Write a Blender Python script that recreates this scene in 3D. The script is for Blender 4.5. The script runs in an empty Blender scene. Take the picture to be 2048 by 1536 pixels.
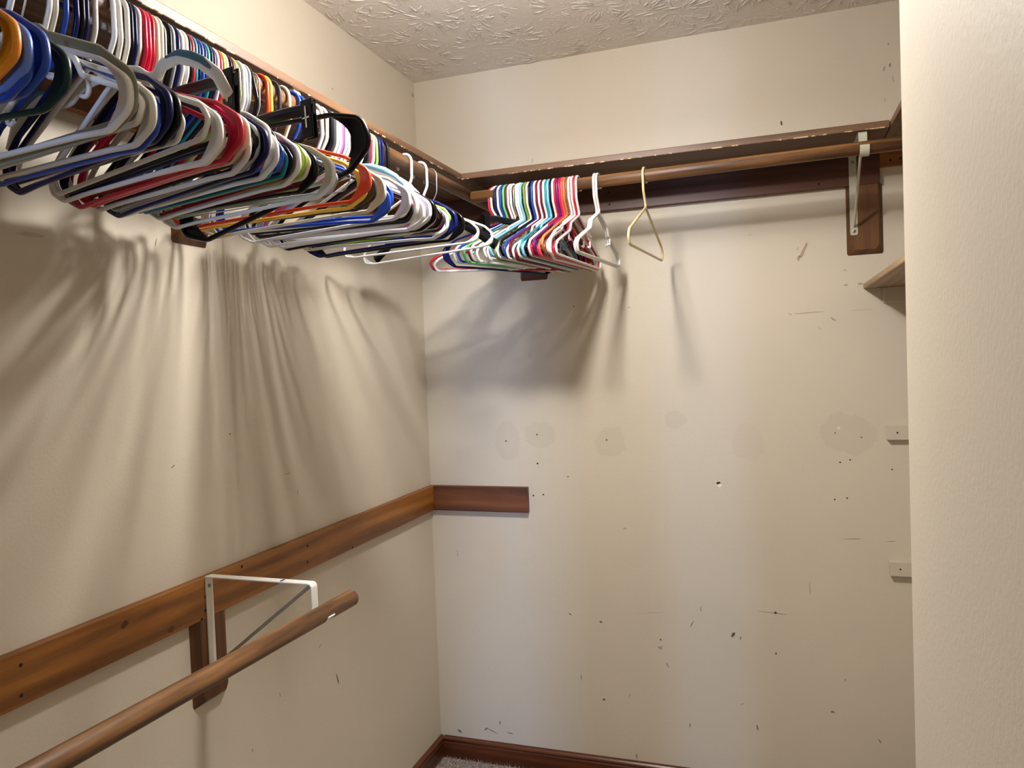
import bpy, bmesh, math, random
from mathutils import Vector, Matrix
random.seed(7)
S = bpy.context.scene
COL = S.collection
PI = math.pi

# ------------------------------------------------------------------ camera
CAM = (1.1804, -2.4874, 1.4380)
YAW, PITCH, ROLL, FPX = -0.33051, -0.03157, -0.03828, 1512.4
f = Vector((math.sin(YAW)*math.cos(PITCH), math.cos(YAW)*math.cos(PITCH), math.sin(PITCH)))
r = Vector((math.cos(YAW), -math.sin(YAW), 0)); u = r.cross(f)
r, u = math.cos(ROLL)*r + math.sin(ROLL)*u, -math.sin(ROLL)*r + math.cos(ROLL)*u
cd = bpy.data.cameras.new('camera'); cam = bpy.data.objects.new('camera', cd); COL.objects.link(cam)
M = Matrix((r, u, -f)).transposed().to_4x4(); M.translation = Vector(CAM); cam.matrix_world = M
cd.sensor_fit = 'HORIZONTAL'; cd.sensor_width = 36; cd.lens = FPX/2048*36; cd.clip_start = 0.02
S.camera = cam

# ------------------------------------------------------------------ world, exposure, daylight from the next room
S.view_settings.view_transform = 'Standard'; S.view_settings.look = 'None'
S.view_settings.gamma = 1; S.view_settings.use_curve_mapping = False
S.view_settings.exposure = 0.06
w = bpy.data.worlds.new('world'); S.world = w; w.use_nodes = True
w.node_tree.nodes['Background'].inputs[0].default_value = (.55, .68, 1, 1)
w.node_tree.nodes['Background'].inputs[1].default_value = 0.10
LAMP_POS = (0.72, -1.10, 2.26); LAMP_GLOW = 122.0; LAMP_DOWN_W = 18.0; LAMP_COL = (1, .96, .915)
dl = bpy.data.lights.new('doorway_daylight', 'AREA'); dl.shape = 'RECTANGLE'; dl.size = 0.28; dl.size_y = 1.1
dl.energy = 105.0; dl.color = (.36, .55, 1.0)
dlo = bpy.data.objects.new('doorway_daylight', dl); COL.objects.link(dlo)
dlo.location = (0.55, -6.2, 1.35); dlo.rotation_euler = (PI/2, 0, 0)

# ------------------------------------------------------------------ helpers
def obj(name, bm, mat=None, parent=None, smooth=False, loc=None):
    me = bm if isinstance(bm, bpy.types.Mesh) else bpy.data.meshes.new(name)
    if not isinstance(bm, bpy.types.Mesh):
        bmesh.ops.recalc_face_normals(bm, faces=bm.faces[:])
        if smooth:
            for fc in bm.faces: fc.smooth = True
        bm.to_mesh(me); bm.free()
    o = bpy.data.objects.new(name, me); COL.objects.link(o)
    if mat:
        if not me.materials: me.materials.append(None)
        o.material_slots[0].link = 'OBJECT'; o.material_slots[0].material = mat
    if parent: o.parent = parent
    if loc: o.location = loc
    return o
def tag(o, label, cat, group=None):
    o['label'] = label; o['category'] = cat
    if group: o['group'] = group
    return o
def struct(o, label=None):
    o['kind'] = 'structure'
    if label: o['label'] = label
    return o
def empty(name, loc=(0, 0, 0), rot=(0, 0, 0)):
    o = bpy.data.objects.new(name, None); COL.objects.link(o); o.location = loc; o.rotation_euler = rot
    o.empty_display_size = .03
    return o
def box(bm, x0, x1, y0, y1, z0, z1, bev=0, seg=2):
    vs = [bm.verts.new((x, y, z)) for x in (x0, x1) for y in (y0, y1) for z in (z0, z1)]
    fs = [(0, 1, 3, 2), (4, 6, 7, 5), (0, 4, 5, 1), (2, 3, 7, 6), (0, 2, 6, 4), (1, 5, 7, 3)]
    faces = [bm.faces.new([vs[i] for i in q]) for q in fs]
    if bev:
        es = list({e for fc in faces for e in fc.edges})
        bmesh.ops.bevel(bm, geom=es, offset=bev, segments=seg, profile=.5, affect='EDGES')
    return bm
def boxobj(name, b, mat, parent=None, bev=0, seg=2):
    """box whose object origin is its own centre"""
    c = [(b[0]+b[1])/2, (b[2]+b[3])/2, (b[4]+b[5])/2]
    bm = bmesh.new()
    box(bm, b[0]-c[0], b[1]-c[0], b[2]-c[1], b[3]-c[1], b[4]-c[2], b[5]-c[2], bev, seg)
    return obj(name, bm, mat, parent, loc=c)
def fillet(pts, rad, closed=True, n=5):
    out = []; N = len(pts)
    for i, p in enumerate(pts):
        rr = rad[i] if isinstance(rad, (list, tuple)) else rad
        if (not closed and i in (0, N-1)) or rr <= 0: out.append(Vector(p)); continue
        p = Vector(p); a = Vector(pts[i-1])-p; b = Vector(pts[(i+1) % N])-p
        la, lb = a.length, b.length; a.normalize(); b.normalize()
        ang = a.angle(b); t = min(rr/max(math.tan(ang/2), 1e-4), la*.49, lb*.49)
        q0 = p+a*t; q1 = p+b*t
        for k in range(n+1):
            s = k/n; out.append(q0*(1-s)**2 + p*2*s*(1-s) + q1*s*s)
    return out
def sweep(bm, path, a, b=None, closed=False, n=8, cap=True):
    """tube along a planar path [(u,w)] lying in the local x-z plane; a in-plane radius, b radius across the plane"""
    b = b or a; N = len(path); rings = []
    for i in range(N):
        p = Vector(path[i])
        if closed: t = Vector(path[(i+1) % N])-Vector(path[i-1])
        else: t = Vector(path[min(i+1, N-1)])-Vector(path[max(i-1, 0)])
        t.normalize(); nx, nz = -t.y, t.x
        av = a(i/(N-1)) if callable(a) else a; bv = b(i/(N-1)) if callable(b) else b
        rings.append([bm.verts.new((p.x+nx*av*math.cos(2*PI*k/n), bv*math.sin(2*PI*k/n), p.y+nz*av*math.cos(2*PI*k/n))) for k in range(n)])
    M_ = N if closed else N-1
    for i in range(M_):
        A, B = rings[i], rings[(i+1) % N]
        for k in range(n): bm.faces.new((A[k], A[(k+1) % n], B[(k+1) % n], B[k]))
    if not closed and cap: bm.faces.new(rings[0][::-1]); bm.faces.new(rings[-1])
    return bm
def tube3(bm, pts, rad, n=10, cap=True):
    """round tube through 3-D points"""
    pts = [Vector(p) for p in pts]; rings = []; N = len(pts); ref = None
    for i in range(N):
        t = (pts[min(i+1, N-1)]-pts[max(i-1, 0)]).normalized()
        if ref is None: ref = t.orthogonal().normalized()
        ref = (ref-t*ref.dot(t)).normalized(); bi = t.cross(ref)
        rr = rad[i] if isinstance(rad, (list, tuple)) else rad
        rings.append([bm.verts.new(pts[i]+(ref*math.cos(2*PI*k/n)+bi*math.sin(2*PI*k/n))*rr) for k in range(n)])
    for i in range(N-1):
        for k in range(n): bm.faces.new((rings[i][k], rings[i][(k+1) % n], rings[i+1][(k+1) % n], rings[i+1][k]))
    if cap: bm.faces.new(rings[0][::-1]); bm.faces.new(rings[-1])
    return bm
def plate(bm, outline, th):
    """solid plate in the local x-z plane, thickness th across y"""
    f0 = [bm.verts.new((p[0], -th/2, p[1])) for p in outline]; f1 = [bm.verts.new((p[0], th/2, p[1])) for p in outline]
    bm.faces.new(f0); bm.faces.new(f1[::-1]); n = len(f0)
    for i in range(n): bm.faces.new((f0[i], f1[i], f1[(i+1) % n], f0[(i+1) % n]))
    return bm
def disc(bm, c, nrm, rad, n=10, rad2=None, rot=0, wob=0):
    nrm = Vector(nrm); t = Vector((0, 0, 1)) if abs(nrm.z) < .9 else Vector((1, 0, 0))
    s = t.cross(nrm).normalized(); t = nrm.cross(s); rad2 = rad2 or rad; vs = []
    cr, sr = math.cos(rot), math.sin(rot)
    for k in range(n):
        q = 1+random.uniform(-wob, wob); x = rad*q*math.cos(2*PI*k/n); y = rad2*q*math.sin(2*PI*k/n)
        vs.append(bm.verts.new(Vector(c)+s*(x*cr-y*sr)+t*(x*sr+y*cr)))
    bm.faces.new(vs); return bm

# ------------------------------------------------------------------ materials
def new_mat(name):
    m = bpy.data.materials.new(name); m.use_nodes = True; nt = m.node_tree
    return m, nt, nt.nodes['Principled BSDF']
def srgb(c): return tuple((x/255/12.92 if x/255 <= .04045 else ((x/255+.055)/1.055)**2.4) for x in c)+(1,)
def N(nt, typ, **kw):
    n = nt.nodes.new(typ)
    for k, v in kw.items(): setattr(n, k, v)
    return n
def ramp(nt, fac, stops):
    n = N(nt, 'ShaderNodeValToRGB'); e = n.color_ramp.elements
    while len(e) < len(stops): e.new(.5)
    for i, (p, c) in enumerate(stops): e[i].position = p; e[i].color = c
    nt.links.new(fac, n.inputs[0]); return n
def mapping(nt, scale, coord='Object', loc=(0, 0, 0), rot=(0, 0, 0)):
    t = N(nt, 'ShaderNodeTexCoord'); m = N(nt, 'ShaderNodeMapping')
    m.inputs['Location'].default_value = loc; m.inputs['Rotation'].default_value = rot; m.inputs['Scale'].default_value = scale
    nt.links.new(t.outputs[coord], m.inputs[0]); return m
def noise(nt, vec, scale, detail=4, rough=.55, dist=0):
    n = N(nt, 'ShaderNodeTexNoise'); n.inputs['Scale'].default_value = scale; n.inputs['Detail'].default_value = detail
    n.inputs['Roughness'].default_value = rough; n.inputs['Distortion'].default_value = dist
    if vec: nt.links.new(vec, n.inputs['Vector'])
    return n
def mixc(nt, fac, a, b, mode='MIX'):
    n = N(nt, 'ShaderNodeMix', data_type='RGBA', blend_type=mode)
    for k, v in ((0, fac), (6, a), (7, b)):
        if hasattr(v, 'is_linked'): nt.links.new(v, n.inputs[k])
        else: n.inputs[k].default_value = v
    return n.outputs[2]
def math_(nt, op, a, b=None, clamp=False):
    n = N(nt, 'ShaderNodeMath', operation=op, use_clamp=clamp)
    for i, v in enumerate((a, b)):
        if v is None: continue
        if hasattr(v, 'is_linked'): nt.links.new(v, n.inputs[i])
        else: n.inputs[i].default_value = v
    return n.outputs[0]
def bump(nt, height, strength, dist, bsdf, inv=False):
    b = N(nt, 'ShaderNodeBump', invert=inv); b.inputs['Strength'].default_value = strength; b.inputs['Distance'].default_value = dist
    nt.links.new(height, b.inputs['Height']); nt.links.new(b.outputs[0], bsdf.inputs['Normal'])

WALLC = (208, 198, 180)
def wall_mat(name, patches=(), axis=0, base=WALLC):
    """eggshell cream paint; patches = (coordinate, z, radius, radius, strength, colour) of filler spots"""
    m, nt, b = new_mat(name)
    mp = mapping(nt, (1, 1, 1)); v = mp.outputs[0]
    n1 = noise(nt, v, 1.3, 3); n2 = noise(nt, v, 9, 4)
    c = ramp(nt, n1.outputs['Fac'], [(.35, srgb(tuple(x*.975 for x in base))), (.65, srgb(base))]).outputs[0]
    c = mixc(nt, math_(nt, 'MULTIPLY', n2.outputs['Fac'], .10), c, srgb((base[0]*.93, base[1]*.91, base[2]*.86)))
    if patches:
        wn = noise(nt, v, 14, 3)
        for (x, z, sx, sz, s, col) in patches:
            mm = mapping(nt, (1/sx if axis == 0 else 0, 1/sx if axis == 1 else 0, 1/sz),
                         loc=(-x/sx if axis == 0 else 0, -x/sx if axis == 1 else 0, -z/sz))
            ln = N(nt, 'ShaderNodeVectorMath', operation='LENGTH'); nt.links.new(mm.outputs[0], ln.inputs[0])
            d = math_(nt, 'ADD', ln.outputs['Value'], math_(nt, 'MULTIPLY', math_(nt, 'SUBTRACT', wn.outputs['Fac'], .5), 1.1))
            k = N(nt, 'ShaderNodeMapRange', interpolation_type='SMOOTHSTEP'); nt.links.new(d, k.inputs[0])
            k.inputs[1].default_value = 1.02; k.inputs[2].default_value = .90; k.inputs[3].default_value = 0; k.inputs[4].default_value = s
            c = mixc(nt, k.outputs[0], c, srgb(col))
    nt.links.new(c, b.inputs['Base Color']); b.inputs['Roughness'].default_value = .52
    b.inputs['Specular IOR Level'].default_value = .35
    nb = noise(nt, v, 160, 3, .6); nb2 = noise(nt, v, 6, 2)
    bump(nt, math_(nt, 'ADD', nb.outputs['Fac'], math_(nt, 'MULTIPLY', nb2.outputs['Fac'], 1.5)), .12, .004, b)
    return m
def wood_mat(name, cols, axis='x', scale=1.0, rough=.45, chips=None, seed=0, contrast=1.45):
    m, nt, b = new_mat(name)
    st = .07
    sc = {'x': (st, 1, 1), 'y': (1, st, 1), 'z': (1, 1, st)}[axis]
    mp = mapping(nt, tuple(q*scale for q in sc), loc=(seed*1.7, seed*2.3, seed*.9)); v = mp.outputs[0]
    n1 = noise(nt, v, 20, 5, .6, 1.0)
    wv = N(nt, 'ShaderNodeTexWave', wave_type='RINGS', rings_direction={'x': 'X', 'y': 'Y', 'z': 'Z'}[axis])
    wv.inputs['Scale'].default_value = 11; wv.inputs['Distortion'].default_value = 7; wv.inputs['Detail'].default_value = 3; wv.inputs['Detail Scale'].default_value = 1.2
    nt.links.new(v, wv.inputs[0])
    n3 = noise(nt, v, 90, 3, .7)
    fac = math_(nt, 'ADD', math_(nt, 'MULTIPLY', n1.outputs['Fac'], .66), math_(nt, 'MULTIPLY', wv.outputs['Fac'], .16))
    fac = math_(nt, 'ADD', fac, math_(nt, 'MULTIPLY', n3.outputs['Fac'], .18))
    lo, hi = .5-.28/contrast, .5+.30/contrast
    c = ramp(nt, fac, [(lo, srgb(cols[0])), (.5, srgb(cols[1])), (hi, srgb(cols[2]))]).outputs[0]
    if chips:      # worn, bare-wood nicks along the lower front arris of a shelf (z = local height of that edge)
        sp = N(nt, 'ShaderNodeSeparateXYZ'); t = N(nt, 'ShaderNodeTexCoord'); nt.links.new(t.outputs['Object'], sp.inputs[0])
        near = math_(nt, 'SUBTRACT', 1, math_(nt, 'MULTIPLY', math_(nt, 'ABSOLUTE', math_(nt, 'SUBTRACT', sp.outputs['Z'], chips[0])), 300), clamp=True)
        near2 = math_(nt, 'SUBTRACT', 1, math_(nt, 'MULTIPLY', math_(nt, 'ABSOLUTE', math_(nt, 'SUBTRACT', sp.outputs[chips[1]], chips[2])), 260), clamp=True)
        near = math_(nt, 'MULTIPLY', near, near2)
        near = math_(nt, 'MULTIPLY', near, 2.2, clamp=True)
        cn = noise(nt, t.outputs['Object'], 34, 3, .6)
        k = N(nt, 'ShaderNodeMapRange'); nt.links.new(cn.outputs['Fac'], k.inputs[0]); k.inputs[1].default_value = .55; k.inputs[2].default_value = .59
        c = mixc(nt, math_(nt, 'MULTIPLY', k.outputs[0], near, clamp=True), c, srgb((226, 196, 150)))
    nt.links.new(c, b.inputs['Base Color']); b.inputs['Roughness'].default_value = rough
    bump(nt, n3.outputs['Fac'], .15, .002, b)
    return m
def plain(name, col, rough=.35, metal=0, spec=.5, bumpy=0):
    m, nt, b = new_mat(name)
    n = noise(nt, mapping(nt, (1, 1, 1)).outputs[0], 40, 3)
    c = mixc(nt, math_(nt, 'MULTIPLY', n.outputs['Fac'], .22), srgb(col), srgb(tuple(x*.82 for x in col)))
    nt.links.new(c, b.inputs['Base Color']); b.inputs['Roughness'].default_value = rough; b.inputs['Metallic'].default_value = metal
    b.inputs['Specular IOR Level'].default_value = spec
    if bumpy: bump(nt, n.outputs['Fac'], bumpy, .002, b)
    return m
def ceiling_mat():
    """stomp-brush plaster: each brush print is a star of short raised ridges"""
    m, nt, b = new_mat('stomped_ceiling'); hs = []
    for i, (sc, k, seed) in enumerate(((4.9, 4.6, 0), (6.1, 4.0, 5.3))):
        mp = mapping(nt, (1, 1, 0), loc=(seed, seed*.7, 0)); v = mp.outputs[0]
        wn = noise(nt, v, 22, 2); wv = N(nt, 'ShaderNodeVectorMath', operation='SCALE'); wv.inputs['Scale'].default_value = .016
        nt.links.new(wn.outputs['Color'], wv.inputs[0])
        ad = N(nt, 'ShaderNodeVectorMath', operation='ADD'); nt.links.new(v, ad.inputs[0]); nt.links.new(wv.outputs[0], ad.inputs[1]); v = ad.outputs[0]
        vo = N(nt, 'ShaderNodeTexVoronoi', voronoi_dimensions='3D'); vo.inputs['Scale'].default_value = sc; nt.links.new(v, vo.inputs['Vector'])
        df = N(nt, 'ShaderNodeVectorMath', operation='SUBTRACT'); nt.links.new(v, df.inputs[0]); nt.links.new(vo.outputs['Position'], df.inputs[1])
        sp = N(nt, 'ShaderNodeSeparateXYZ'); nt.links.new(df.outputs[0], sp.inputs[0])
        an = math_(nt, 'ARCTAN2', sp.outputs['Y'], sp.outputs['X']); rd = vo.outputs['Distance']
        cs = math_(nt, 'COSINE', an); sn = math_(nt, 'SINE', an)
        cb = N(nt, 'ShaderNodeCombineXYZ'); nt.links.new(math_(nt, 'MULTIPLY', cs, k), cb.inputs[0]); nt.links.new(math_(nt, 'MULTIPLY', sn, k), cb.inputs[1])
        nt.links.new(math_(nt, 'MULTIPLY', rd, 2.6), cb.inputs[2])
        a2 = N(nt, 'ShaderNodeVectorMath', operation='MULTIPLY_ADD'); nt.links.new(vo.outputs['Color'], a2.inputs[0]); a2.inputs[1].default_value = (19, 19, 19); nt.links.new(cb.outputs[0], a2.inputs[2])
        n = noise(nt, a2.outputs[0], 1.9, 2, .5)
        k1 = N(nt, 'ShaderNodeMapRange', interpolation_type='SMOOTHSTEP'); nt.links.new(n.outputs['Fac'], k1.inputs[0]); k1.inputs[1].default_value = .54; k1.inputs[2].default_value = .72
        k2 = N(nt, 'ShaderNodeMapRange', interpolation_type='SMOOTHSTEP'); nt.links.new(rd, k2.inputs[0]); k2.inputs[1].default_value = .08; k2.inputs[2].default_value = .26
        hs.append(math_(nt, 'MULTIPLY', k1.outputs[0], k2.outputs[0]))
    h = math_(nt, 'MAXIMUM', hs[0], math_(nt, 'MULTIPLY', hs[1], .7))
    fine = noise(nt, mapping(nt, (1, 1, 1)).outputs[0], 150, 3)
    h = math_(nt, 'ADD', h, math_(nt, 'MULTIPLY', fine.outputs['Fac'], .05))
    b.inputs['Base Color'].default_value = srgb((228, 222, 214)); b.inputs['Roughness'].default_value = .75
    bump(nt, h, .5, .002, b)
    return m
def carpet_mat():
    m, nt, b = new_mat('carpet_pile')
    n = noise(nt, mapping(nt, (1, 1, 1)).outputs[0], 130, 4, .7)
    c = ramp(nt, n.outputs['Fac'], [(.35, srgb((120, 108, 95))), (.5, srgb((172, 160, 146))), (.66, srgb((214, 204, 192)))]).outputs[0]
    nt.links.new(c, b.inputs['Base Color']); b.inputs['Roughness'].default_value = .95
    bump(nt, n.outputs['Fac'], .8, .01, b); return m

BACK_MARKS = [(0.299,1.156,0.0481,0.0703,0,0.30,'g'),(0.422,1.177,0.0610,0.0484,0,0.28,'g'),(0.665,1.152,0.0557,0.0537,0,0.30,'g'),(0.883,1.227,0.0367,0.0309,0,0.28,'g'),(1.104,1.152,0.0511,0.0538,0,0.20,'r'),(1.397,1.176,0.0749,0.0668,0,0.30,'g'),(0.297,1.156,0.0037,0.0035,0,0.80,'d'),(0.411,1.178,0.0036,0.0035,0,0.80,'d'),(0.654,1.159,0.0042,0.0042,0,0.50,'d'),(1.360,1.179,0.0028,0.0031,0,0.60,'d'),(1.433,1.165,0.0041,0.0030,0,0.60,'d'),(1.370,1.194,0.0056,0.0046,0,0.50,'w'),(0.409,1.078,0.0040,0.0035,0,1.00,'d'),(0.390,0.966,0.0036,0.0035,0,1.00,'d'),(0.426,0.970,0.0036,0.0035,0,1.00,'d'),(0.516,1.034,0.0028,0.0027,0,0.80,'d'),(1.372,1.089,0.0028,0.0031,0,1.00,'d'),(1.400,1.097,0.0028,0.0030,0,1.00,'d'),(1.354,0.975,0.0028,0.0031,0,1.00,'d'),(1.389,0.980,0.0028,0.0031,0,1.00,'d'),(1.514,1.069,0.0027,0.0030,0,1.00,'d'),(1.012,1.020,0.0085,0.0056,-15,1.00,'d'),(1.015,1.012,0.0077,0.0064,0,1.00,'w'),(0.812,0.496,0.0030,0.0030,0,1.00,'d'),(1.172,0.482,0.0027,0.0040,0,1.00,'d'),(0.613,0.540,0.0052,0.0052,0,0.60,'d'),(1.043,0.531,0.0062,0.0130,25,0.80,'d'),(1.066,0.523,0.0031,0.0081,10,0.60,'d'),(0.614,0.273,0.0086,0.0043,-10,0.80,'d'),(1.285,1.740,0.0071,0.0364,25,0.45,'b'),(1.269,1.715,0.0071,0.0137,20,0.50,'b'),(1.267,1.746,0.0043,0.0091,10,0.35,'b'),(1.400,1.625,0.0083,0.0045,0,0.45,'b'),(1.439,1.626,0.0109,0.0045,0,0.50,'b'),(1.399,1.670,0.0096,0.0037,0,0.35,'b'),(1.298,1.548,0.0624,0.0024,-2,0.45,'b'),(1.437,1.548,0.0409,0.0019,-2,0.30,'b'),(1.362,1.525,0.0153,0.0038,40,0.40,'b'),(1.240,1.547,0.0086,0.0023,20,0.50,'b'),(1.325,1.498,0.0113,0.0030,30,0.30,'b'),(1.172,0.611,0.0595,0.0022,3,0.40,'b'),(1.174,0.613,0.0045,0.0048,0,0.50,'d'),(0.780,0.583,0.0578,0.0018,-8,0.25,'b'),(0.915,0.556,0.0024,0.0165,30,0.50,'d'),(1.277,0.697,0.0020,0.0251,0,0.35,'d'),(0.538,0.341,0.0025,0.0157,0,0.60,'d'),(1.110,0.237,0.0038,0.0130,-5,0.50,'d'),(0.945,0.608,0.0032,0.0132,0,0.30,'d'),(1.405,0.856,0.0361,0.0023,-3,0.40,'b'),(1.507,0.852,0.0189,0.0020,-4,0.40,'b'),(1.333,0.314,0.0071,0.0025,0,0.70,'d'),(1.464,0.239,0.0025,0.0139,-30,0.50,'d'),(0.203,0.113,0.0422,0.0024,20,0.55,'d'),(0.178,0.117,0.0116,0.0037,-40,0.60,'d'),(0.076,0.097,0.0138,0.0056,40,0.40,'d'),(0.095,0.749,0.0023,0.0182,0,0.35,'d'),(0.720,0.092,0.0030,0.0137,0,0.45,'d'),(0.899,0.220,0.0026,0.0100,0,0.45,'d'),(0.506,0.559,0.0071,0.0026,30,0.50,'d'),(0.832,0.413,0.0024,0.0117,-25,0.40,'d'),(0.809,0.469,0.0115,0.0084,0,0.20,'d'),(0.706,0.862,0.0067,0.0034,0,0.25,'d'),(0.558,1.610,0.0035,0.0025,0,0.50,'d'),(0.744,1.596,0.0025,0.0025,0,0.40,'d'),(1.129,1.799,0.0089,0.0031,0,0.30,'b'),(1.533,2.258,0.0039,0.0086,10,0.45,'d'),(1.517,2.249,0.0040,0.0130,15,0.35,'d'),(1.540,2.216,0.0021,0.0173,-10,0.35,'d'),(1.529,2.319,0.0020,0.0043,0,0.60,'d'),(1.230,2.131,0.0043,0.0091,-10,0.70,'d'),(0.431,2.112,0.0027,0.0101,10,0.35,'d'),(1.517,2.159,0.0040,0.0087,10,0.25,'b'),(1.066,0.309,0.0077,0.0024,-20,0.30,'d'),(0.704,0.298,0.0025,0.0103,20,0.30,'d'),(0.233,0.147,0.0030,0.0073,0,0.60,'d'),(0.269,0.114,0.0170,0.0025,10,0.50,'d'),(1.371,0.418,0.0028,0.0078,15,0.25,'d'),]
LEFT_MARKS = [(-0.663,0.559,0.0033,0.0235,18,0.80,'d'),(-1.251,1.707,0.0016,0.0133,-15,0.60,'d'),(-1.237,1.244,0.0083,0.0021,25,0.60,'d'),(-0.848,1.169,0.0211,0.0019,0,0.25,'d'),(-0.809,1.113,0.0029,0.0104,0,0.30,'d'),(-0.740,0.681,0.0118,0.0016,20,0.40,'d'),(-0.922,0.625,0.0030,0.0098,20,0.25,'d'),(-0.015,2.393,0.0124,0.0127,0,0.30,'d'),(-1.530,1.681,0.0370,0.0051,0,0.10,'b'),(-0.548,2.243,0.0027,0.0029,0,0.40,'d'),(-1.035,0.542,0.0035,0.0092,20,0.20,'d'),(-1.058,1.293,0.0034,0.0023,0,0.40,'d'),]
LEFT_H=[(-1.794,'white','notchweb'), (-1.777,'sage','flat'), (-1.743,'white','notch'), (-1.734,'offwhite','web'), (-1.718,'blue','web'), (-1.703,'navy','web'), (-1.697,'black','web'), (-1.689,'navy','tube'), (-1.673,'white','tube'), (-1.648,'white','gripopen'), (-1.632,'white','tube'), (-1.619,'white','web'), (-1.613,'black','tube'), (-1.606,'navy','tube'), (-1.597,'white','web'), (-1.591,'red','web'), (-1.582,'crimson','web'), (-1.574,'red','tube'), (-1.566,'cream','web'), (-1.559,'offwhite','web'), (-1.551,'black','clip'), (-1.543,'black','tube'), (-1.538,'grey','web'), (-1.532,'navy','web'), (-1.521,'white','web'), (-1.509,'white','web'), (-1.502,'black','tube'), (-1.496,'red','tube'), (-1.489,'teal','tube'), (-1.483,'navy','tube'), (-1.477,'blue','tube'), (-1.469,'navy','tube'), (-1.460,'teal','tube'), (-1.453,'black','tube'), (-1.445,'navy','tube'), (-1.436,'white','web'), (-1.426,'red','tube'), (-1.420,'lime','tube'), (-1.414,'cream','tube'), (-1.409,'black','web'), (-1.398,'maroon','tube'), (-1.391,'lime','tube'), (-1.384,'black','clip'), (-1.376,'white','web'), (-1.368,'grey','tube'), (-1.361,'grey','tube'), (-1.350,'black','wide'), (-1.329,'steel','wire'), (-1.308,'orange','web'), (-1.296,'yellow','web'), (-1.271,'charcoal','web'), (-1.240,'cream','web'), (-1.207,'blue','web'), (-1.187,'blue','web'), (-1.129,'white','web'), (-1.111,'white','tube'), (-1.094,'black','tube'), (-1.084,'charcoal','tube'), (-1.071,'white','grip'), (-1.059,'white','web'), (-1.049,'pink','tube'), (-1.037,'lavender','tube'), (-1.025,'white','web'), (-1.008,'black','web'), (-0.995,'offwhite','web'), (-0.984,'white','grip'), (-0.963,'white','tube'), (-0.949,'black','tube'), (-0.938,'charcoal','tube'), (-0.926,'red','tube'), (-0.915,'white','web'), (-0.901,'olive','tube'), (-0.886,'navy','web'), (-0.869,'navy','tube'), (-0.847,'black','web'), (-0.719,'white','loop'), (-0.629,'white','loop'), (-0.565,'black','arms')]
BACK_H=[(0.401,'red','notch'), (0.409,'white','notch'), (0.417,'navy','web'), (0.424,'white','tube'), (0.432,'blue','tube'), (0.441,'mint','tube'), (0.448,'maroon','tube'), (0.455,'white','tube'), (0.463,'white','tube'), (0.470,'black','clip'), (0.478,'white','notch'), (0.485,'white','tube'), (0.492,'skyblue','tube'), (0.503,'olive','tube'), (0.512,'white','notch'), (0.518,'black','tube'), (0.526,'blue','tube'), (0.534,'white','notch'), (0.540,'maroon','tube'), (0.548,'white','notch'), (0.554,'maroon','notch'), (0.560,'white','notch'), (0.566,'teal','tube'), (0.572,'skyblue','notch'), (0.578,'black','tube'), (0.586,'white','tube'), (0.595,'red','notch'), (0.600,'purple','tube'), (0.604,'crimson','notch'), (0.610,'coral','tube'), (0.616,'gold','tube'), (0.622,'brown','notch'), (0.628,'white','notch'), (0.636,'white','web'), (0.643,'red','notch'), (0.652,'white','notch'), (0.712,'white','notch'), (0.720,'white','notch'), (0.854,'tan','tube')]

# ------------------------------------------------------------------ the room
H = 2.44; YF = -2.95; XR = 1.775; XE = 1.312; YE = -1.62; T = .10
G = (186, 178, 158); RD = (196, 178, 162)
PATCHES = [(x, z, a, b_, s*1.2, G if c == 'g' else RD) for (x, z, a, b_, _, s, c) in BACK_MARKS if c in 'gr']
MW_BACK = wall_mat('cream_wall_paint_back', PATCHES, 0)
MW = wall_mat('cream_wall_paint')
MCEIL = ceiling_mat(); MCARP = carpet_mat()
def wall(name, b, mat=MW): 
    bm = bmesh.new(); box(bm, *b); return struct(obj(name, bm, mat))
w_left = wall('wall_left', (-T, 0, YF-T, T, -.05, H))
w_back = wall('wall_back', (-.0, XR+T, 0, T, -.05, H), MW_BACK)
w_right = wall('wall_right', (XR, XR+T, YE, 0, -.05, H))
# partition beside the entrance with an eased outside corner
bm = bmesh.new(); box(bm, XE, XR+T, YF-T, YE, -.05, H)
es = [e for e in bm.edges if all(abs(v.co.x-XE) < 1e-5 and abs(v.co.y-YE) < 1e-5 for v in e.verts)]
bmesh.ops.bevel(bm, geom=es, offset=.006, segments=4, profile=.5, affect='EDGES')
w_entry = struct(obj('wall_entry', bm, MW))
# wall behind the camera with a doorway narrowed to shape the daylight
DX0, DX1, DZ = .29, .80, 2.03
wall('wall_front', (0, DX0, YF-T, YF, -.05, H)); wall('wall_front', (DX1, XE, YF-T, YF, -.05, H)); wall('wall_front', (DX0, DX1, YF-T, YF, DZ, H))
# unseen panel added in that opening to split the daylight into two bands
dbm = bmesh.new(); box(dbm, .50, .735, YF-.06, YF-.025, 0.01, DZ-.01, .003)
struct(obj('daylight_blocker', dbm, MW))
ceil_ = wall('ceiling', (-T, XR+T, YF-T, T, H, H+T), MCEIL)
fl = wall('floor', (-T, XR+T, YF-T, T, -.15, -.0), MCARP)
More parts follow.
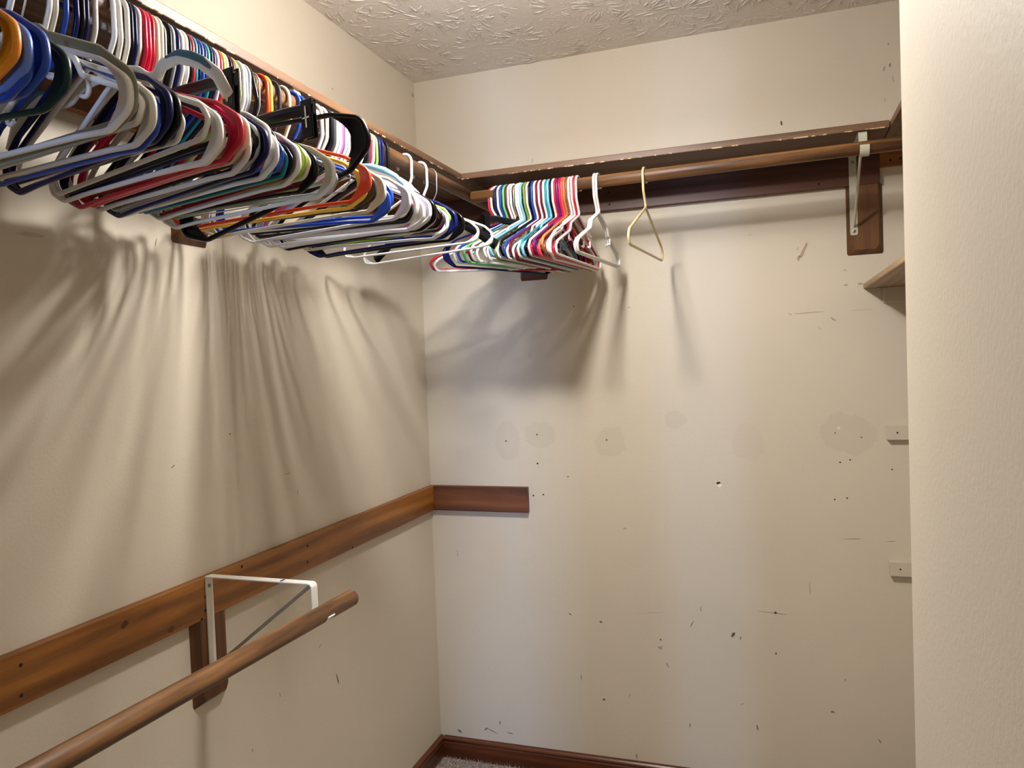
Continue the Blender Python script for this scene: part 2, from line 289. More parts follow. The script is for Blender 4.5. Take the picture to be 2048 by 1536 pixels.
# stomp-brush plaster: stars of thin raised ridges pressed into the ceiling
verts, faces = [], []
def ridge(x, y, ang, ln, wd, ht, curl):
    n = 5; base = len(verts)
    for i in range(n):
        t = i/(n-1); k = math.sin(PI*(.12+.80*t))
        a_ = ang+curl*t; px = x+math.cos(ang+curl*t*.5)*ln*t; py = y+math.sin(ang+curl*t*.5)*ln*t
        nx, ny = -math.sin(a_)*wd*k, math.cos(a_)*wd*k
        verts.extend([(px+nx, py+ny, H+.0003), (px-nx, py-ny, H+.0003), (px, py, H-ht*k)])
    for i in range(n-1):
        b0 = base+i*3; b1 = b0+3
        faces.extend([(b0, b1, b1+2, b0+2), (b0+2, b1+2, b1+1, b0+1)])
    faces.append((base, base+2, base+1)); e = base+(n-1)*3; faces.append((e, e+1, e+2))
gy = YF+.05
while gy < .04:
    gx = .04
    while gx < XR:
        cx, cy = gx+random.uniform(-.05, .05), gy+random.uniform(-.05, .05)
        half = random.uniform(0, 2*PI)
        for q in range(random.randint(17, 26)):
            a_ = half+random.uniform(0, 2*PI) if q % 4 == 0 else half+random.gauss(0, .9)+(PI if q % 2 else 0)
            r0_ = random.uniform(.016, .070); l_ = random.uniform(.016, .055)
            ex, ey = cx+math.cos(a_)*(r0_+l_), cy+math.sin(a_)*(r0_+l_)
            if not (.004 < ex < XR-.004 and YF+.004 < ey < -.004) or not (.004 < cx+math.cos(a_)*r0_ < XR-.004 and cy+math.sin(a_)*r0_ < -.004): continue
            ridge(cx+math.cos(a_)*r0_, cy+math.sin(a_)*r0_, a_, l_, random.uniform(.0012, .0026), random.uniform(.0014, .0034), random.uniform(-.5, .5))
        gx += .135
    gy += .135
rme = bpy.data.meshes.new('plaster_ridges'); rme.from_pydata(verts, [], faces); rme.update()
ro = bpy.data.objects.new('plaster_ridges', rme); COL.objects.link(ro); rme.materials.append(MCEIL); ro.parent = ceil_; ro['kind'] = 'stuff'
for p_ in rme.polygons: p_.use_smooth = True

# scuffs, scratches and nail holes on the paint: flat marks, a hair proud of it
MK = {}
def mark_mat(c, s):
    k = (c, round(s*4)/4 or .25)
    if k not in MK:
        base = WALLC; t = {'d': (58, 44, 34), 'b': (140, 112, 84), 'w': (240, 236, 226)}[c]; q = k[1]
        MK[k] = plain('wall_mark_%s_%d' % (c, q*100), tuple(base[i]*(1-q)+t[i]*q for i in range(3)), .7, spec=.2)
    return MK[k]
def add_marks(marks, axis, parent):
    for (a, z, sx, sz, rot, s, c) in marks:
        if c in 'gr': continue
        bm = bmesh.new(); k = .7 if max(sx, sz) > .008 else .85
        P = (a, -.0004, z) if axis == 0 else (.0004, a, z)
        disc(bm, (0, 0, 0), (0, -1, 0) if axis == 0 else (1, 0, 0), sx*k, 12, sz*k, math.radians(-rot if axis == 0 else rot), .28 if max(sx, sz) > .006 else .1)
        small = max(sx, sz) < .0045
        obj('nail_hole' if small and c == 'd' else 'scuff_mark', bm, mark_mat(c, s), parent, loc=P)
add_marks(BACK_MARKS, 0, w_back); add_marks(LEFT_MARKS, 1, w_left)

# baseboards: flat board with a moulded cap
MBASE = {a: wood_mat('baseboard_wood_'+a, [(52, 22, 9), (84, 40, 16), (108, 58, 26)], a, 1, .3) for a in 'xy'}
PROF = [(0, 0), (.0155, 0), (.0155, .055), (.0125, .059), (.0125, .0615), (.0145, .0645), (.0135, .070), (.009, .0745), (0, .0765)]
def baseboard(name, axis, a0, a1, at=0, sign=1):
    bm = bmesh.new(); R_ = []
    for a in (a0, a1):
        R_.append([bm.verts.new((at+sign*d, a, z) if axis == 'y' else (a, at-d, z)) for d, z in PROF])
    n = len(PROF)
    for i in range(n): bm.faces.new((R_[0][i], R_[0][(i+1) % n], R_[1][(i+1) % n], R_[1][i]))
    bm.faces.new(R_[0][::-1]); bm.faces.new(R_[1])
    return struct(obj(name, bm, MBASE[axis]))
baseboard('baseboard_back', 'x', .0155, XR); baseboard('baseboard_left', 'y', YF, 0)
baseboard('baseboard_right', 'y', YE, -.0155, XR, -1)

# carpet tufts near the corner the photograph shows
bm = bmesh.new()
for i in range(5200):
    x = random.uniform(.017, .62); y = -random.uniform(.017, .30)
    h = random.uniform(.006, .016); a = random.uniform(0, 2*PI); lean = random.uniform(0, .008); wd = random.uniform(.0012, .0026)
    c, s = math.cos(a), math.sin(a)
    q = [bm.verts.new((x+c*wd, y+s*wd, -.003)), bm.verts.new((x-c*wd, y-s*wd, -.003)), bm.verts.new((x+s*wd, y-c*wd, -.003))]
    t = bm.verts.new((x+c*lean, y+s*lean, h))
    for k in range(3): bm.faces.new((q[k], q[(k+1) % 3], t))
tf = obj('carpet_tufts', bm, MCARP, fl); tf['kind'] = 'stuff'

# ------------------------------------------------------------------ stained boards
WD = {a: wood_mat('stained_pine_'+a, [(92, 52, 14), (134, 82, 28), (162, 106, 44)], a, 1.0, .42, seed=i) for i, a in enumerate('xyz')}
WZ = wood_mat('block_wood', [(62, 35, 14), (94, 57, 26), (116, 76, 38)], 'z', 1.0, .45, seed=9)
WBACK = wood_mat('dark_stained_pine', [(52, 25, 15), (74, 39, 25), (92, 52, 34)], 'x', 1, .45, seed=4)
WSH = {a: wood_mat('shelf_wood_'+a, [(66, 43, 27), (94, 66, 44), (116, 85, 60)], a, 1.2, .5, chips=c, seed=3) for a, c in (('x', (-.0095, 'Y', -.145)), ('y', (-.0095, 'X', .143)))}
WROD = {a: wood_mat('rod_wood_'+a, [(56, 34, 15), (98, 64, 32), (136, 96, 54)], a, 1.6, .5, seed=6, contrast=1.8) for a in 'xy'}
MHOLE = plain('nail_hole_dark', (22, 14, 10), .9)
ZS = 2.004; TH = .019; RT = .089
def holes(parent, pts, axis):
    """countersunk nail heads; pts in world coordinates on the board's face"""
    for (a, z) in pts:
        bm = bmesh.new()
        disc(bm, (0, 0, 0), (1, 0, 0) if axis == 'y' else (0, -1, 0), .0034, 8, wob=.12)
        P = Vector((TH+.0003, a, z)) if axis == 'y' else Vector((a, -TH-.0003, z))
        obj('nail_hole', bm, MHOLE, parent, loc=P-parent.location)
def board(name, b, mat, label, cat, bev=.002):
    o = boxobj(name, b, mat, bev=bev); tag(o, label, cat); return o
low = board('mounting_rail', (0, TH, YF, 0, .997-RT, .997), WD['y'], 'long brown stained rail on the left wall at waist height, behind the lone rod', 'rail')
holes(low, [(-1.606, .975), (-1.608, .926), (-1.182, .984), (-1.184, .955), (-1.186, .926), (-.804, .972), (-.807, .930), (-.583, .913), (-1.063, .988), (-1.198, .912)], 'y')
lowb = board('mounting_rail', (TH, .374, -TH, 0, .997-RT, .997), wood_mat('short_rail_wood', [(64, 32, 12), (98, 54, 24), (122, 74, 36)], 'x', 1, .5, seed=2), 'short brown stained rail on the back wall, meeting the lower left rail', 'rail')
MKNOT = plain('pine_knot', (70, 34, 12), .5)
for (a, z) in ((-1.398, .969), (-1.285, .920)):
    bm = bmesh.new(); disc(bm, (0, 0, 0), (1, 0, 0), .009, 12, .006, .4, .2); obj('knot', bm, MKNOT, low, loc=Vector((TH+.0002, a, z))-low.location)
upl = board('mounting_rail', (0, TH, YF, 0, ZS-RT, ZS), WD['y'], 'dark brown rail under the left shelf, behind the crowd of hangers', 'rail')
upb = board('mounting_rail', (TH, 1.497, -TH, 0, ZS-RT, ZS), WBACK, 'dark reddish brown rail under the back shelf', 'rail')
holes(upb, [(.694, 1.975), (.6945, 1.935), (1.33, 1.93)], 'x')
cl = board('shelf_cleat', (1.497, XR, -TH, 0, 1.962, ZS), WD['x'], 'short narrow brown cleat right of the back bracket, under the corner shelf', 'cleat')
holes(cl, [(1.525, 1.978), (1.552, 1.981)], 'x')
def chamfer_block(name, mapf, a0, a1, z0, z1, mat, label, t=TH, ch=.0135, r0=.001):
    bm = bmesh.new(); rings = []
    for d, i in ((0, 0), (r0, 0), (t, ch)):
        c = min(.012, .006+i)
        pts = [(a0+i, z1), (a0+i, z0+i+c), (a0+i+c*.6, z0+i), (a1-i-c*.6, z0+i), (a1-i, z0+i+c), (a1-i, z1)]
        rings.append([bm.verts.new(mapf(a, z, d)) for a, z in pts])
    n = 6
    for k in range(2):
        for i in range(n): bm.faces.new((rings[k][i], rings[k][(i+1) % n], rings[k+1][(i+1) % n], rings[k+1][i]))
    bm.faces.new(rings[0]); bm.faces.new(rings[-1][::-1])
    return tag(obj(name, bm, mat), label, 'block')
LW = lambda a, z, d: (d, a, z)
BW = lambda a, z, d: (a, -d, z)
chamfer_block('bracket_block', LW, -1.216, -1.113, .720, .997-RT, WZ, 'brown chamfered block under the lower left rail, behind the white bracket')
chamfer_block('bracket_block', LW, -1.208, -1.105, 1.712, ZS-RT, WZ, 'brown chamfered block on the left wall, peeking out below the hangers')
chamfer_block('bracket_block', BW, 1.405, 1.504, 1.712, ZS-RT, WZ, 'brown chamfered block on the back wall, behind the right bracket')
chamfer_block('bracket_block', BW, .374, .470, 1.708, ZS-RT, WBACK, 'dark brown block on the back wall, below the back hangers')
# shelves
SD = .290
board('closet_shelf', (0, SD-.004, YF, 0, ZS, ZS+TH), WSH['y'], 'long brown shelf board along the left wall, above the crowded rod', 'shelf')
board('closet_shelf', (SD-.004, 1.488, -SD, 0, ZS, ZS+TH), WSH['x'], 'brown shelf board along the back wall with chipped front edge', 'shelf')
board('closet_shelf', (1.490, XR, YE, 0, ZS, ZS+TH), WSH['y'], 'upper right brown shelf board, a sliver beside the entrance wall', 'shelf')
board('closet_shelf', (1.447, XR, YE, 0, 1.610, 1.626), wood_mat('side_shelf_wood', [(104, 80, 54), (140, 112, 80), (164, 136, 102)], 'y', 1.2, .5, seed=8), 'small side shelf at right edge with a pointed looking corner', 'shelf', .004)
MCLEAT = wall_mat('cleat_paint', base=(200, 190, 172))
for (z0, z1, lab) in ((1.566, 1.610, 'painted cleat directly under the small side shelf'), (1.159, 1.202, 'upper cream painted cleat with no shelf, beside the entrance wall'), (.752, .796, 'lowest cream painted cleat, beside the entrance wall')):
    o = boxobj('shelf_cleat', (1.500, XR, -.018, 0, z0, z1), MCLEAT, bev=.0015); tag(o, lab, 'cleat')
    if z0 < 1.5:
        bm = bmesh.new(); disc(bm, (0, 0, 0), (0, -1, 0), .0028, 8); obj('nail_hole', bm, MHOLE, o, loc=Vector((1.528, -.0183, (z0+z1)/2))-o.location)

# ------------------------------------------------------------------ rods
RR = .0175; RD_ = .305; RZ = 1.954; RZL = .943
def rod(a, b, mat, label):
    a, b = Vector(a), Vector(b); d = (b-a).normalized()
    bm = bmesh.new(); e = .0022
    tube3(bm, [a-a, d*e, (b-a)-d*e, b-a], [RR-e, RR, RR, RR-e], 28)
    o = obj('closet_rod', bm, mat, loc=a)
    for p in o.data.polygons: p.use_smooth = len(p.vertices) == 4
    return tag(o, label, 'rod')
rod((RD_, YF+.001, RZ), (RD_, -TH, RZ), WROD['y'], 'upper left wooden rod loaded with coloured hangers')
rod((RD_+RR+.002, -RD_, RZ-.012), (XR, -RD_, RZ+.004), WROD['x'], 'upper back wooden rod running to the right bracket')
rod((RD_, YF+.001, RZL+.028), (RD_, -1.063, RZL-.008), WROD['y'], 'lower wooden rod with a free end, empty of hangers')

# ------------------------------------------------------------------ shelf-and-rod brackets
MBR = plain('white_enamel', (232, 228, 216), .35)
MBR2 = plain('aged_enamel', (186, 184, 166), .4)
MST = plain('steel', (150, 148, 142), .35, 1)
def band(bm, path, th, half):
    """flat strip bent along a path in the (d, z) plane; local y = -d"""
    N_ = len(path); L, R_ = [], []
    for i in range(N_):
        p = Vector(path[i]); t = Vector(path[min(i+1, N_-1)])-Vector(path[max(i-1, 0)]); t.normalize(); n = Vector((-t.y, t.x))*th/2
        L.append(p+n); R_.append(p-n)
    V = [[bm.verts.new((s, -q.x, q.y)) for s in (-half, half) for q in (L[i], R_[i])] for i in range(N_)]
    for i in range(N_-1):
        A, B = V[i], V[i+1]
        for k in ((0, 1), (1, 3), (3, 2), (2, 0)): bm.faces.new((A[k[0]], A[k[1]], B[k[1]], B[k[0]]))
    for q in (V[0], V[-1]): bm.faces.new((q[0], q[1], q[3], q[2]))
def bracket(loc, rz, mat, label, rodz, depth, drop=.235, brace_mat=None, wrap=375):
    o = tag(empty('shelf_bracket', loc, (0, 0, rz)), label, 'bracket')
    rd = depth; arm_end = rd-RR-.003
    # wall strap with rounded foot
    bm = bmesh.new(); hw = .0105
    pts = fillet([(-hw, 0), (hw, 0), (hw, -drop), (-hw, -drop)], [.0005, .0005, .006, .006])
    plate(bm, [(q.x, q.y) for q in pts], .0022); bmesh.ops.translate(bm, verts=bm.verts, vec=(0, -.0012, 0)); ws = obj('wall_strap', bm, mat, o)
    for z in (-.022, -drop+.012):
        bm = bmesh.new(); tube3(bm, [(0, -.002, z), (0, -.0042, z), (0, -.0052, z)], [.0042, .0042, .002], 12); obj('screw', bm, MST, ws)
    bm = bmesh.new(); path = fillet([(0.002, -.0012), (arm_end, -.0012), (arm_end, rodz+.004)], [0, .010, 0], closed=False)
    band(bm, path, .0022, hw); arm_o = obj('arm', bm, mat, o)
    bm = bmesh.new(); disc(bm, (0, -.19, -.0026), (0, 0, -1), .003, 8, .009); disc(bm, (0, -.19, .0004), (0, 0, 1), .003, 8, .009); obj('slot', bm, MHOLE, arm_o)
    bm = bmesh.new(); path = [(arm_end, rodz+.006)]+[(rd+math.cos(t)*(RR+.003), rodz+math.sin(t)*(RR+.003)) for t in [math.radians(x) for x in range(180, wrap, 12)]]
    band(bm, path, .0024, hw+.001); obj('rod_hook', bm, mat, o)
    bm = bmesh.new(); tube3(bm, [(0, -.004, -drop+.026), (0, -.012, -drop+.030), (0, -arm_end+.012, -.010), (0, -arm_end+.004, -.008)], .0038, 10); obj('brace', bm, brace_mat or mat, o)
    return o
DP = RD_-TH
bracket((TH, -1.173, .999), PI/2, MBR, 'white metal bracket holding the free end of the lower rod', -.056-.001, DP, .225, plain('brace_grey', (150, 140, 122), .4, .3), 348)
bracket((TH, -1.150, ZS), PI/2, MBR, 'white bracket under the left shelf, half hidden among hangers', RZ-ZS, DP)
bracket((1.424, -TH, ZS), 0, MBR2, 'dull white metal bracket under the back shelf near its right end', RZ-ZS, DP)

# ------------------------------------------------------------------ ceiling lamp just above the picture
lamp = tag(empty('ceiling_lamp', (LAMP_POS[0], LAMP_POS[1], H)), 'frosted glass globe on a white ceiling holder', 'lamp')
bm = bmesh.new(); tube3(bm, [(0, 0, 0), (0, 0, -.018), (0, 0, -.034), (0, 0, -.045)], [.055, .054, .032, .024], 24); obj('lamp_holder', bm, MBR, lamp, True)
mb, nt, b = new_mat('lit_globe'); b.inputs['Base Color'].default_value = (1, 1, 1, 1)
b.inputs['Emission Color'].default_value = LAMP_COL+(1,); b.inputs['Emission Strength'].default_value = LAMP_GLOW
bm = bmesh.new(); zz = LAMP_POS[2]-H
tube3(bm, [(0, 0, -.045)]+[(0, 0, zz+.064*math.cos(t)) for t in [math.radians(q) for q in range(24, 180, 12)]], [.022]+[.064*math.sin(math.radians(q)) for q in range(24, 180, 12)], 24)
obj('globe', bm, mb, lamp, True)
la = bpy.data.lights.new('lamp_downlight', 'AREA'); la.shape = 'DISK'; la.size = .125; la.energy = LAMP_DOWN_W; la.color = LAMP_COL
lao = bpy.data.objects.new('lamp_downlight', la); COL.objects.link(lao); lao.parent = lamp; lao.location = (0, 0, zz-.067)

# ------------------------------------------------------------------ clothes hangers
PAL = dict(white=(220, 218, 214), offwhite=(200, 196, 185), cream=(216, 207, 182), black=(6, 6, 8), navy=(14, 21, 70), blue=(26, 64, 158),
           cornflower=(92, 124, 206), red=(176, 18, 44), crimson=(206, 18, 74), maroon=(98, 14, 38), pink=(230, 78, 142), coral=(232, 82, 82),
           orange=(222, 70, 34), yellow=(240, 190, 66), teal=(26, 132, 146), skyblue=(122, 190, 224), lime=(140, 168, 56), mint=(92, 196, 112),
           grey=(150, 154, 160), sage=(136, 136, 116), charcoal=(48, 46, 52), lavender=(168, 174, 222), tan=(208, 188, 140), gold=(172, 124, 56),
           brown=(126, 66, 54), purple=(82, 30, 104), olive=(112, 142, 58), darkgreen=(18, 44, 42), amber=(222, 138, 28))
MPL = {k: plain('plastic_'+k, c, .28, spec=.16 if sum(c) < 200 else .32) for k, c in PAL.items()}
MPL['steel'] = plain('hanger_wire', (206, 204, 200), .3, .8)
MTEAL = plain('grip_rubber_teal', (58, 92, 102), .6); MSKY = plain('grip_rubber_sky', (112, 166, 190), .6)
SPR = plain('clip_spring', (200, 200, 204), .2, 1)
R0 = .0037
def hook_path(R=.0215, wire=False, neck=-.092):
    zc = RR+(.0012 if wire else R0)-R+.0002
    p = [(-R*.95, zc-.016)]+[(R*math.cos(t), zc+R*math.sin(t)) for t in [math.radians(q) for q in range(180, -1, -15)]]
    p += [tuple(v) for v in fillet([(R, zc-.004), (R*.93, zc-.044), (0, -.078), (0, neck)], [0, .03, .012, 0], closed=False)][1:]
    return p
def mirror(right): return right+[(-a, b_) for a, b_ in reversed(right) if abs(a) > 1e-6]
def body_path(kind):
    if kind == 'tube': right, rad = [(0, -.089), (.190, -.176), (.204, -.196), (.190, -.217)], [.010, .02, .012, .016]
    elif kind == 'notch': right, rad = [(0, -.089), (.070, -.120), (.084, -.144), (.186, -.186), (.203, -.202), (.192, -.222)], [.008, .008, .008, .02, .010, .014]
    elif kind in ('web', 'notchweb'): right, rad = [(0, -.089), (.168, -.154), (.212, -.184), (.212, -.214), (.176, -.232), (.120, -.230)], [.010, .05, .024, .020, .03, .05]
    elif kind == 'loop': right, rad = [(0, -.089), (.185, -.176), (.208, -.198), (.200, -.222), (.17, -.226)], [.010, .03, .018, .012, .03]
    elif kind == 'flat': right, rad = [(0, -.086), (.05, -.098), (.155, -.140), (.214, -.182), (.213, -.214), (.17, -.226)], [.02, .03, .05, .03, .02, .03]
    elif kind == 'wide': right, rad = [(0, -.089), (.16, -.132), (.216, -.160), (.222, -.205), (.17, -.232)], [.010, .05, .03, .03, .03]
    elif kind == 'grip': right, rad = [(0, -.086), (.06, -.094), (.16, -.128), (.204, -.172), (.198, -.208), (.15, -.218)], [.02, .05, .06, .04, .03, .03]
    pts = mirror(right); m = [r_ for r_ in rad]
    full = m+[rad[i] for i in range(len(right)-1, -1, -1) if abs(right[i][0]) > 1e-6]
    return fillet(pts, full)
def mesh_of(name, fn, smooth=True):
    bm = bmesh.new(); fn(bm); bmesh.ops.recalc_face_normals(bm, faces=bm.faces[:])
    for fc in bm.faces: fc.smooth = smooth and len(fc.verts) == 4
    me = bpy.data.meshes.new(name); bm.to_mesh(me); bm.free(); me.materials.append(None); return me
def web_outline(path, u0, u1, sgn):
    top = [p for p in path if p.x*sgn > u0 and p.y > -.19]; allp = [p for p in path if p.x*sgn > u0]
    pts = sorted(allp, key=lambda p: math.atan2(p.y+.19, p.x*sgn-u0+.02), reverse=True)
    out = [(p.x, p.y) for p in pts if not (p.y < -.2 and p.x*sgn < u1)]
    e, s = out[-1], out[0]; mid = []
    for k in range(1, 8):
        t = k/8; x = (e[0]*(1-t)+s[0]*t)+sgn*.030*math.sin(PI*t); mid.append((x, e[1]*(1-t)+s[1]*t))
    return out+mid
LIB = {}
def lib(kind):
    if kind in LIB: return LIB[kind]
    P = []
    wire_hook = kind in ('wire', 'flat', 'clip', 'arms')
    P.append(('hook', mesh_of('hook_'+kind, lambda bm: sweep(bm, hook_path(.0215, wire_hook), .0014 if wire_hook else R0, n=8)), 'steel' if wire_hook else None))
    if kind == 'wire':
        P.append(('frame', mesh_of('frame_wire', lambda bm: sweep(bm, body_path('tube'), .0012, closed=True, n=6)), 'steel'))
        P.append(('twist', mesh_of('twist_wire', lambda bm: [tube3(bm, [(.0018*math.cos(i*1.3+q), .0018*math.sin(i*1.3+q), -.070-i*.0012) for i in range(22)], .0010, 6) for q in (0, PI)]), 'steel'))
    elif kind == 'clip':
        def bar(bm):
            path = [(-.185, -.104), (-.12, -.098), (0, -.092), (.12, -.098), (.185, -.104)]
            sweep(bm, path, .010, .0042, n=8)
        P.append(('bar', mesh_of('bar_clip', bar, False), None))
        P.append(('collar', mesh_of('collar_clip', lambda bm: tube3(bm, [(0, 0, -.072), (0, 0, -.078), (0, 0, -.092)], [.004, .007, .009], 12)), None))
        for s in (-1, 1):
            def jaw(bm, s=s):
                for q in (-1, 1):
                    b2 = bmesh.new(); v0 = len(bm.verts)
                    box(bm, s*.172-.012, s*.172+.012, q*.0045-.0016, q*.0045+.0016, -.150, -.088, .0012, 1)
                    b2.free()
            P.append(('clip', mesh_of('jaw_clip%d' % s, jaw, False), None))
            P.append(('spring', mesh_of('spring_clip%d' % s, lambda bm, s=s: [tube3(bm, [(s*.172-.008, -.0068, -.118), (s*.172+.008, -.0068, -.118)], .0016, 8), tube3(bm, [(s*.172, -.0068, -.135), (s*.172, -.0072, -.100)], .0018, 8)]), SPR))
    elif kind == 'arms':
        P.append(('collar', mesh_of('collar_arms', lambda bm: tube3(bm, [(0, 0, -.074), (0, 0, -.080), (0, 0, -.096)], [.004, .008, .010], 12)), None))
        for s in (-1, 1):
            arm = [(s*.004, -.092), (s*.07, -.122), (s*.14, -.162), (s*.200, -.204)]
            def flat_arm(bm, arm=arm):
                sweep(bm, arm, lambda t: .010+.003*t, .005, n=4)
            P.append(('arm', mesh_of('arm_arms%d' % s, flat_arm, False), None))
            P.append(('notch', mesh_of('notch_arms%d' % s, lambda bm, s=s: tube3(bm, [(s*.112, -.007, -.134), (s*.112, .007, -.134)], .006, 10)), None))
    elif kind == 'gripopen':
        for s in (-1, 1):
            arm = [(s*a, b_) for a, b_ in [(0, -.092), (.03, -.094), (.055, -.100), (.072, -.112), (.088, -.114), (.100, -.100), (.13, -.096), (.165, -.110), (.190, -.132), (.204, -.160)]]
            arm = [tuple(v) for v in fillet(arm, .012, closed=False, n=3)]
            P.append(('arm', mesh_of('arm_gripopen%d' % s, lambda bm, arm=arm: sweep(bm, arm, .0088, .0046, n=10)), 'offwhite'))
            g = [(s*a, b_+.0035) for a, b_ in [(.110, -.097), (.13, -.0955), (.150, -.103), (.168, -.113), (.184, -.127)]]
            P.append(('grip', mesh_of('pad_gripopen%d' % s, lambda bm, g=g: sweep(bm, g, lambda t: .0030+.0042*math.sin(PI*t)**.4, .0056, n=10)), MTEAL))
    else:
        base = 'web' if kind == 'notchweb' else kind
        path = body_path(base)
        a, b_ = {'tube': (R0, R0), 'notch': (R0, R0), 'web': (.0032, .0050), 'loop': (.0030, .0046), 'flat': (.0078, .0026), 'wide': (.0042, .0062), 'grip': (.0064, .0048)}[base]
        P.append(('frame', mesh_of('frame_'+kind, lambda bm: sweep(bm, path, a, b_, closed=True, n=8)), None))
        if base in ('web', 'wide', 'loop'):
            u0, u1 = {'web': (.128, .160), 'wide': (.100, .150), 'loop': (.148, .165)}[base]
            for s in (-1, 1):
                P.append(('shoulder_web', mesh_of('web_%s%d' % (kind, s), lambda bm, s=s: plate(bm, web_outline(path, u0, u1, s), .0022), False), None))
        if kind in ('notchweb', 'wide', 'notch'):
            for s in (-1, 1):
                if kind == 'notch': hp = [(s*.095, -.150), (s*.098, -.166), (s*.090, -.172), (s*.080, -.168)]
                else: hp = [(s*.105, -.132 if kind == 'notchweb' else -.118), (s*.104, -.150 if kind == 'notchweb' else -.140), (s*.090, -.158 if kind == 'notchweb' else -.148), (s*.076, -.154 if kind == 'notchweb' else -.144)]
                hp = [tuple(v) for v in fillet(hp, .008, closed=False)]
                P.append(('strap_hook', mesh_of('strap_%s%d' % (kind, s), lambda bm, hp=hp: sweep(bm, hp, R0*(.8 if kind == 'notch' else 1.1), n=8)), None))
        if kind == 'loop':
            for s in (-1, 1):
                hp = fillet([(s*.060, -.112), (s*.120, -.141), (s*.112, -.158), (s*.066, -.137)], .006)
                P.append(('strap_loop', mesh_of('strap_loop%d' % s, lambda bm, hp=hp: sweep(bm, hp, .0024, .0036, closed=True, n=8)), None))
        if kind == 'flat':
            def col(bm): plate(bm, [(q.x, q.y) for q in fillet([(-.075, -.105), (-.045, -.082), (0, -.070), (.045, -.082), (.075, -.105), (0, -.098)], .02)], .0044)
            P.append(('collar', mesh_of('collar_flat', col, False), None))
        if kind == 'grip':
            for s in (-1, 1):
                g = [(s*q, z) for q, z in [(.065, -.090), (.10, -.098), (.13, -.109), (.156, -.124), (.176, -.142)]]
                P.append(('grip', mesh_of('pad_grip%d' % s, lambda bm, g=g: sweep(bm, g, lambda t: .0026+.0046*math.sin(PI*t)**.5, .0054, n=10)), MSKY))
    LIB[kind] = P; return P
KIND = {'tube': 'tubular plastic hanger', 'notch': 'notched plastic hanger', 'web': 'web-ended plastic hanger', 'notchweb': 'thick hanger with strap hooks', 'loop': 'slim hanger with strap loops',
        'flat': 'flat hanger with steel hook', 'wide': 'wide-shouldered suit hanger', 'grip': 'hanger with sky blue grips', 'gripopen': 'open-armed hanger with teal grips', 'wire': 'wire hanger', 'clip': 'clip hanger with steel hook', 'arms': 'hanger with flat sloping arms and steel hook'}
NAMES = {'wire': 'wire_hanger', 'clip': 'clip_hanger', 'wide': 'suit_hanger'}
def hanger(kind, colour, loc, rz, tilt, lean, label, group):
    h = empty(NAMES.get(kind, 'clothes_hanger'), loc)
    h.rotation_euler = (Matrix.Rotation(rz, 3, 'Z') @ Matrix.Rotation(tilt, 3, 'Y') @ Matrix.Rotation(lean, 3, 'X')).to_euler()
    tag(h, label, 'hanger', group); h.scale = (1 if kind == 'wide' else random.uniform(.985, 1.05), 1, random.uniform(.99, 1.04))
    prev = None
    for (pn, me, mk) in lib(kind):
        sub = pn == 'spring' or (pn == 'grip' and kind == 'gripopen')
        o = obj(pn, me, mk if isinstance(mk, bpy.types.Material) else MPL[mk or colour], prev if sub else h)
        if not sub: prev = o
    return h
def ordinal(n): return '%d%s' % (n, 'th' if 10 <= n % 100 <= 20 else {1: 'st', 2: 'nd', 3: 'rd'}.get(n % 10, 'th'))
CN = dict(skyblue='sky blue', offwhite='off-white', darkgreen='dark green', steel='steel')
def interp(tab, x):
    for (x0, v0), (x1, v1) in zip(tab, tab[1:]):
        if x <= x1: t = max(0, (x-x0)/(x1-x0)); return v0+(v1-v0)*t
    return tab[-1][1]
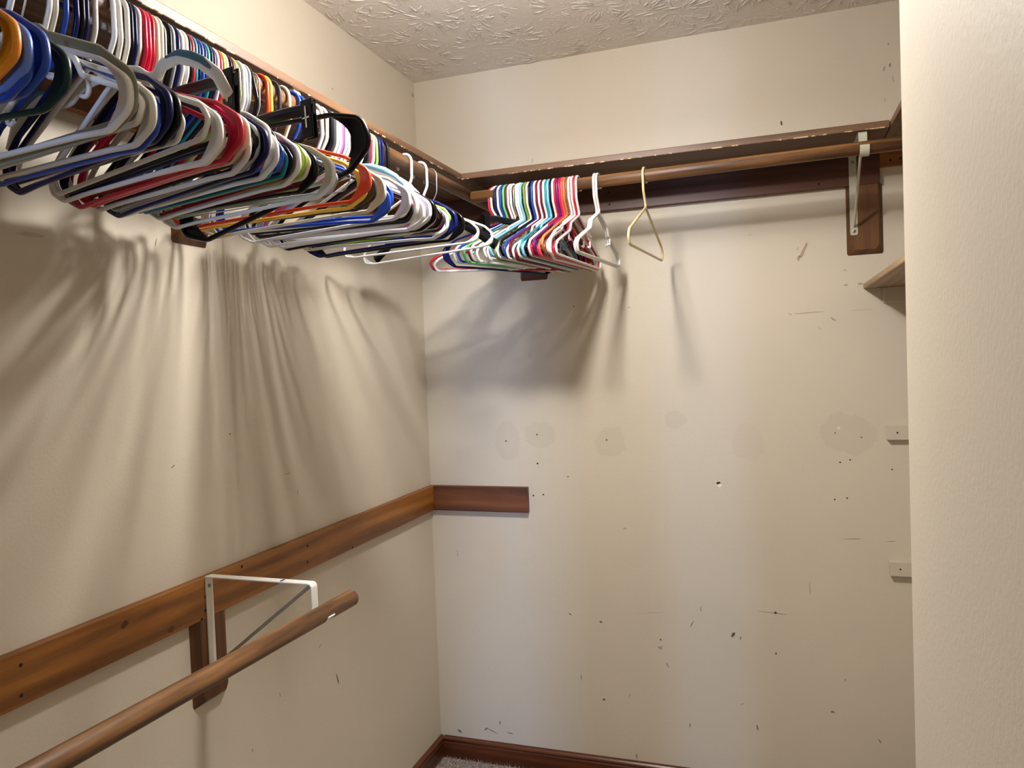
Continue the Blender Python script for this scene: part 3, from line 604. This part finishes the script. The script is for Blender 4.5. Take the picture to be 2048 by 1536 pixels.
def make_row(lst, rodname, far_word, place, group):
    keys = []
    for i, (pos, c, k) in enumerate(lst):
        nb = [CN.get(lst[j][1], lst[j][1]) for j in (i-1, i+1) if 0 <= j < len(lst)]
        keys.append((CN.get(c, c), KIND[k], tuple(nb)))
    for i, (pos, c, k) in enumerate(lst):
        cn, kn, nb = keys[i]
        same = [q for q in keys if q[:2] == (cn, kn)]
        n = ordinal(len(lst)-i)
        if len(same) == 1: lab = '%s %s on the %s rod' % (cn, kn, rodname)
        elif keys.count(keys[i]) == 1 and len(nb) == 2:
            lab = '%s %s on %s rod, %s from %s, between %s' % (cn, kn, rodname, n, far_word, ('two %s ones' % nb[0]) if nb[0] == nb[1] else '%s and %s' % nb)
        else: lab = '%s %s on %s rod, %s from %s' % (cn, kn, rodname, n, far_word)
        if len(lab.split()) > 16: lab = lab.split(', between')[0]
        hanger(k, c, *place(i, pos, k), lab, group)
def spread(lst, gap):
    out = [list(lst[0])]
    for e in lst[1:]:
        g = gap+(.0016 if e[2] in ('web', 'wide', 'clip', 'grip', 'gripopen', 'loop') else 0)
        out.append([max(e[0], out[-1][0]+g), e[1], e[2]])
    return [tuple(q) for q in out]
NEAR = [(-1.952, 'black', 'tube'), (-1.940, 'amber', 'web'), (-1.930, 'cornflower', 'web'), (-1.921, 'blue', 'web'), (-1.911, 'blue', 'web'), (-1.880, 'darkgreen', 'notchweb')]
LEFT = spread(NEAR+LEFT_H, .0071)
YAWL = [(-2, 3), (-1.88, 4), (-1.80, 8), (-1.72, 14), (-1.42, 16), (-1.385, 13), (-1.32, 3), (-1.1, 4), (-.8, 7), (-.55, 8)]
def place_left(i, y, k):
    yaw = interp(YAWL, y)+random.uniform(-.9, .9); tilt = random.uniform(-2.4, 2.4)
    if k == 'wide': yaw, tilt = 6, -14
    if k == 'gripopen': yaw, tilt = 3, -2
    return (RD_, y, RZ), math.radians(-yaw), math.radians(tilt), math.radians(random.uniform(-.5, .5))
make_row(LEFT, 'left', 'far corner', place_left, 'hangers on the upper left rod')
BACK = spread(BACK_H, .0069)
YAWB = [(.40, 62), (.412, 58), (.418, 26), (.44, 20), (.47, 13), (.52, 9), (.60, 6), (.66, 5), (.86, 5)]
def place_back(i, x, k):
    yaw = interp(YAWB, x)+random.uniform(-.6, .6)
    z = RZ-.012+(x-RD_)/(XR-RD_)*.016
    return (x, -RD_, z), math.radians(-90-yaw), math.radians(random.uniform(-1, 1)), math.radians(random.uniform(-.4, .4))
make_row(BACK, 'back', 'tan end', place_back, 'hangers on the upper back rod')
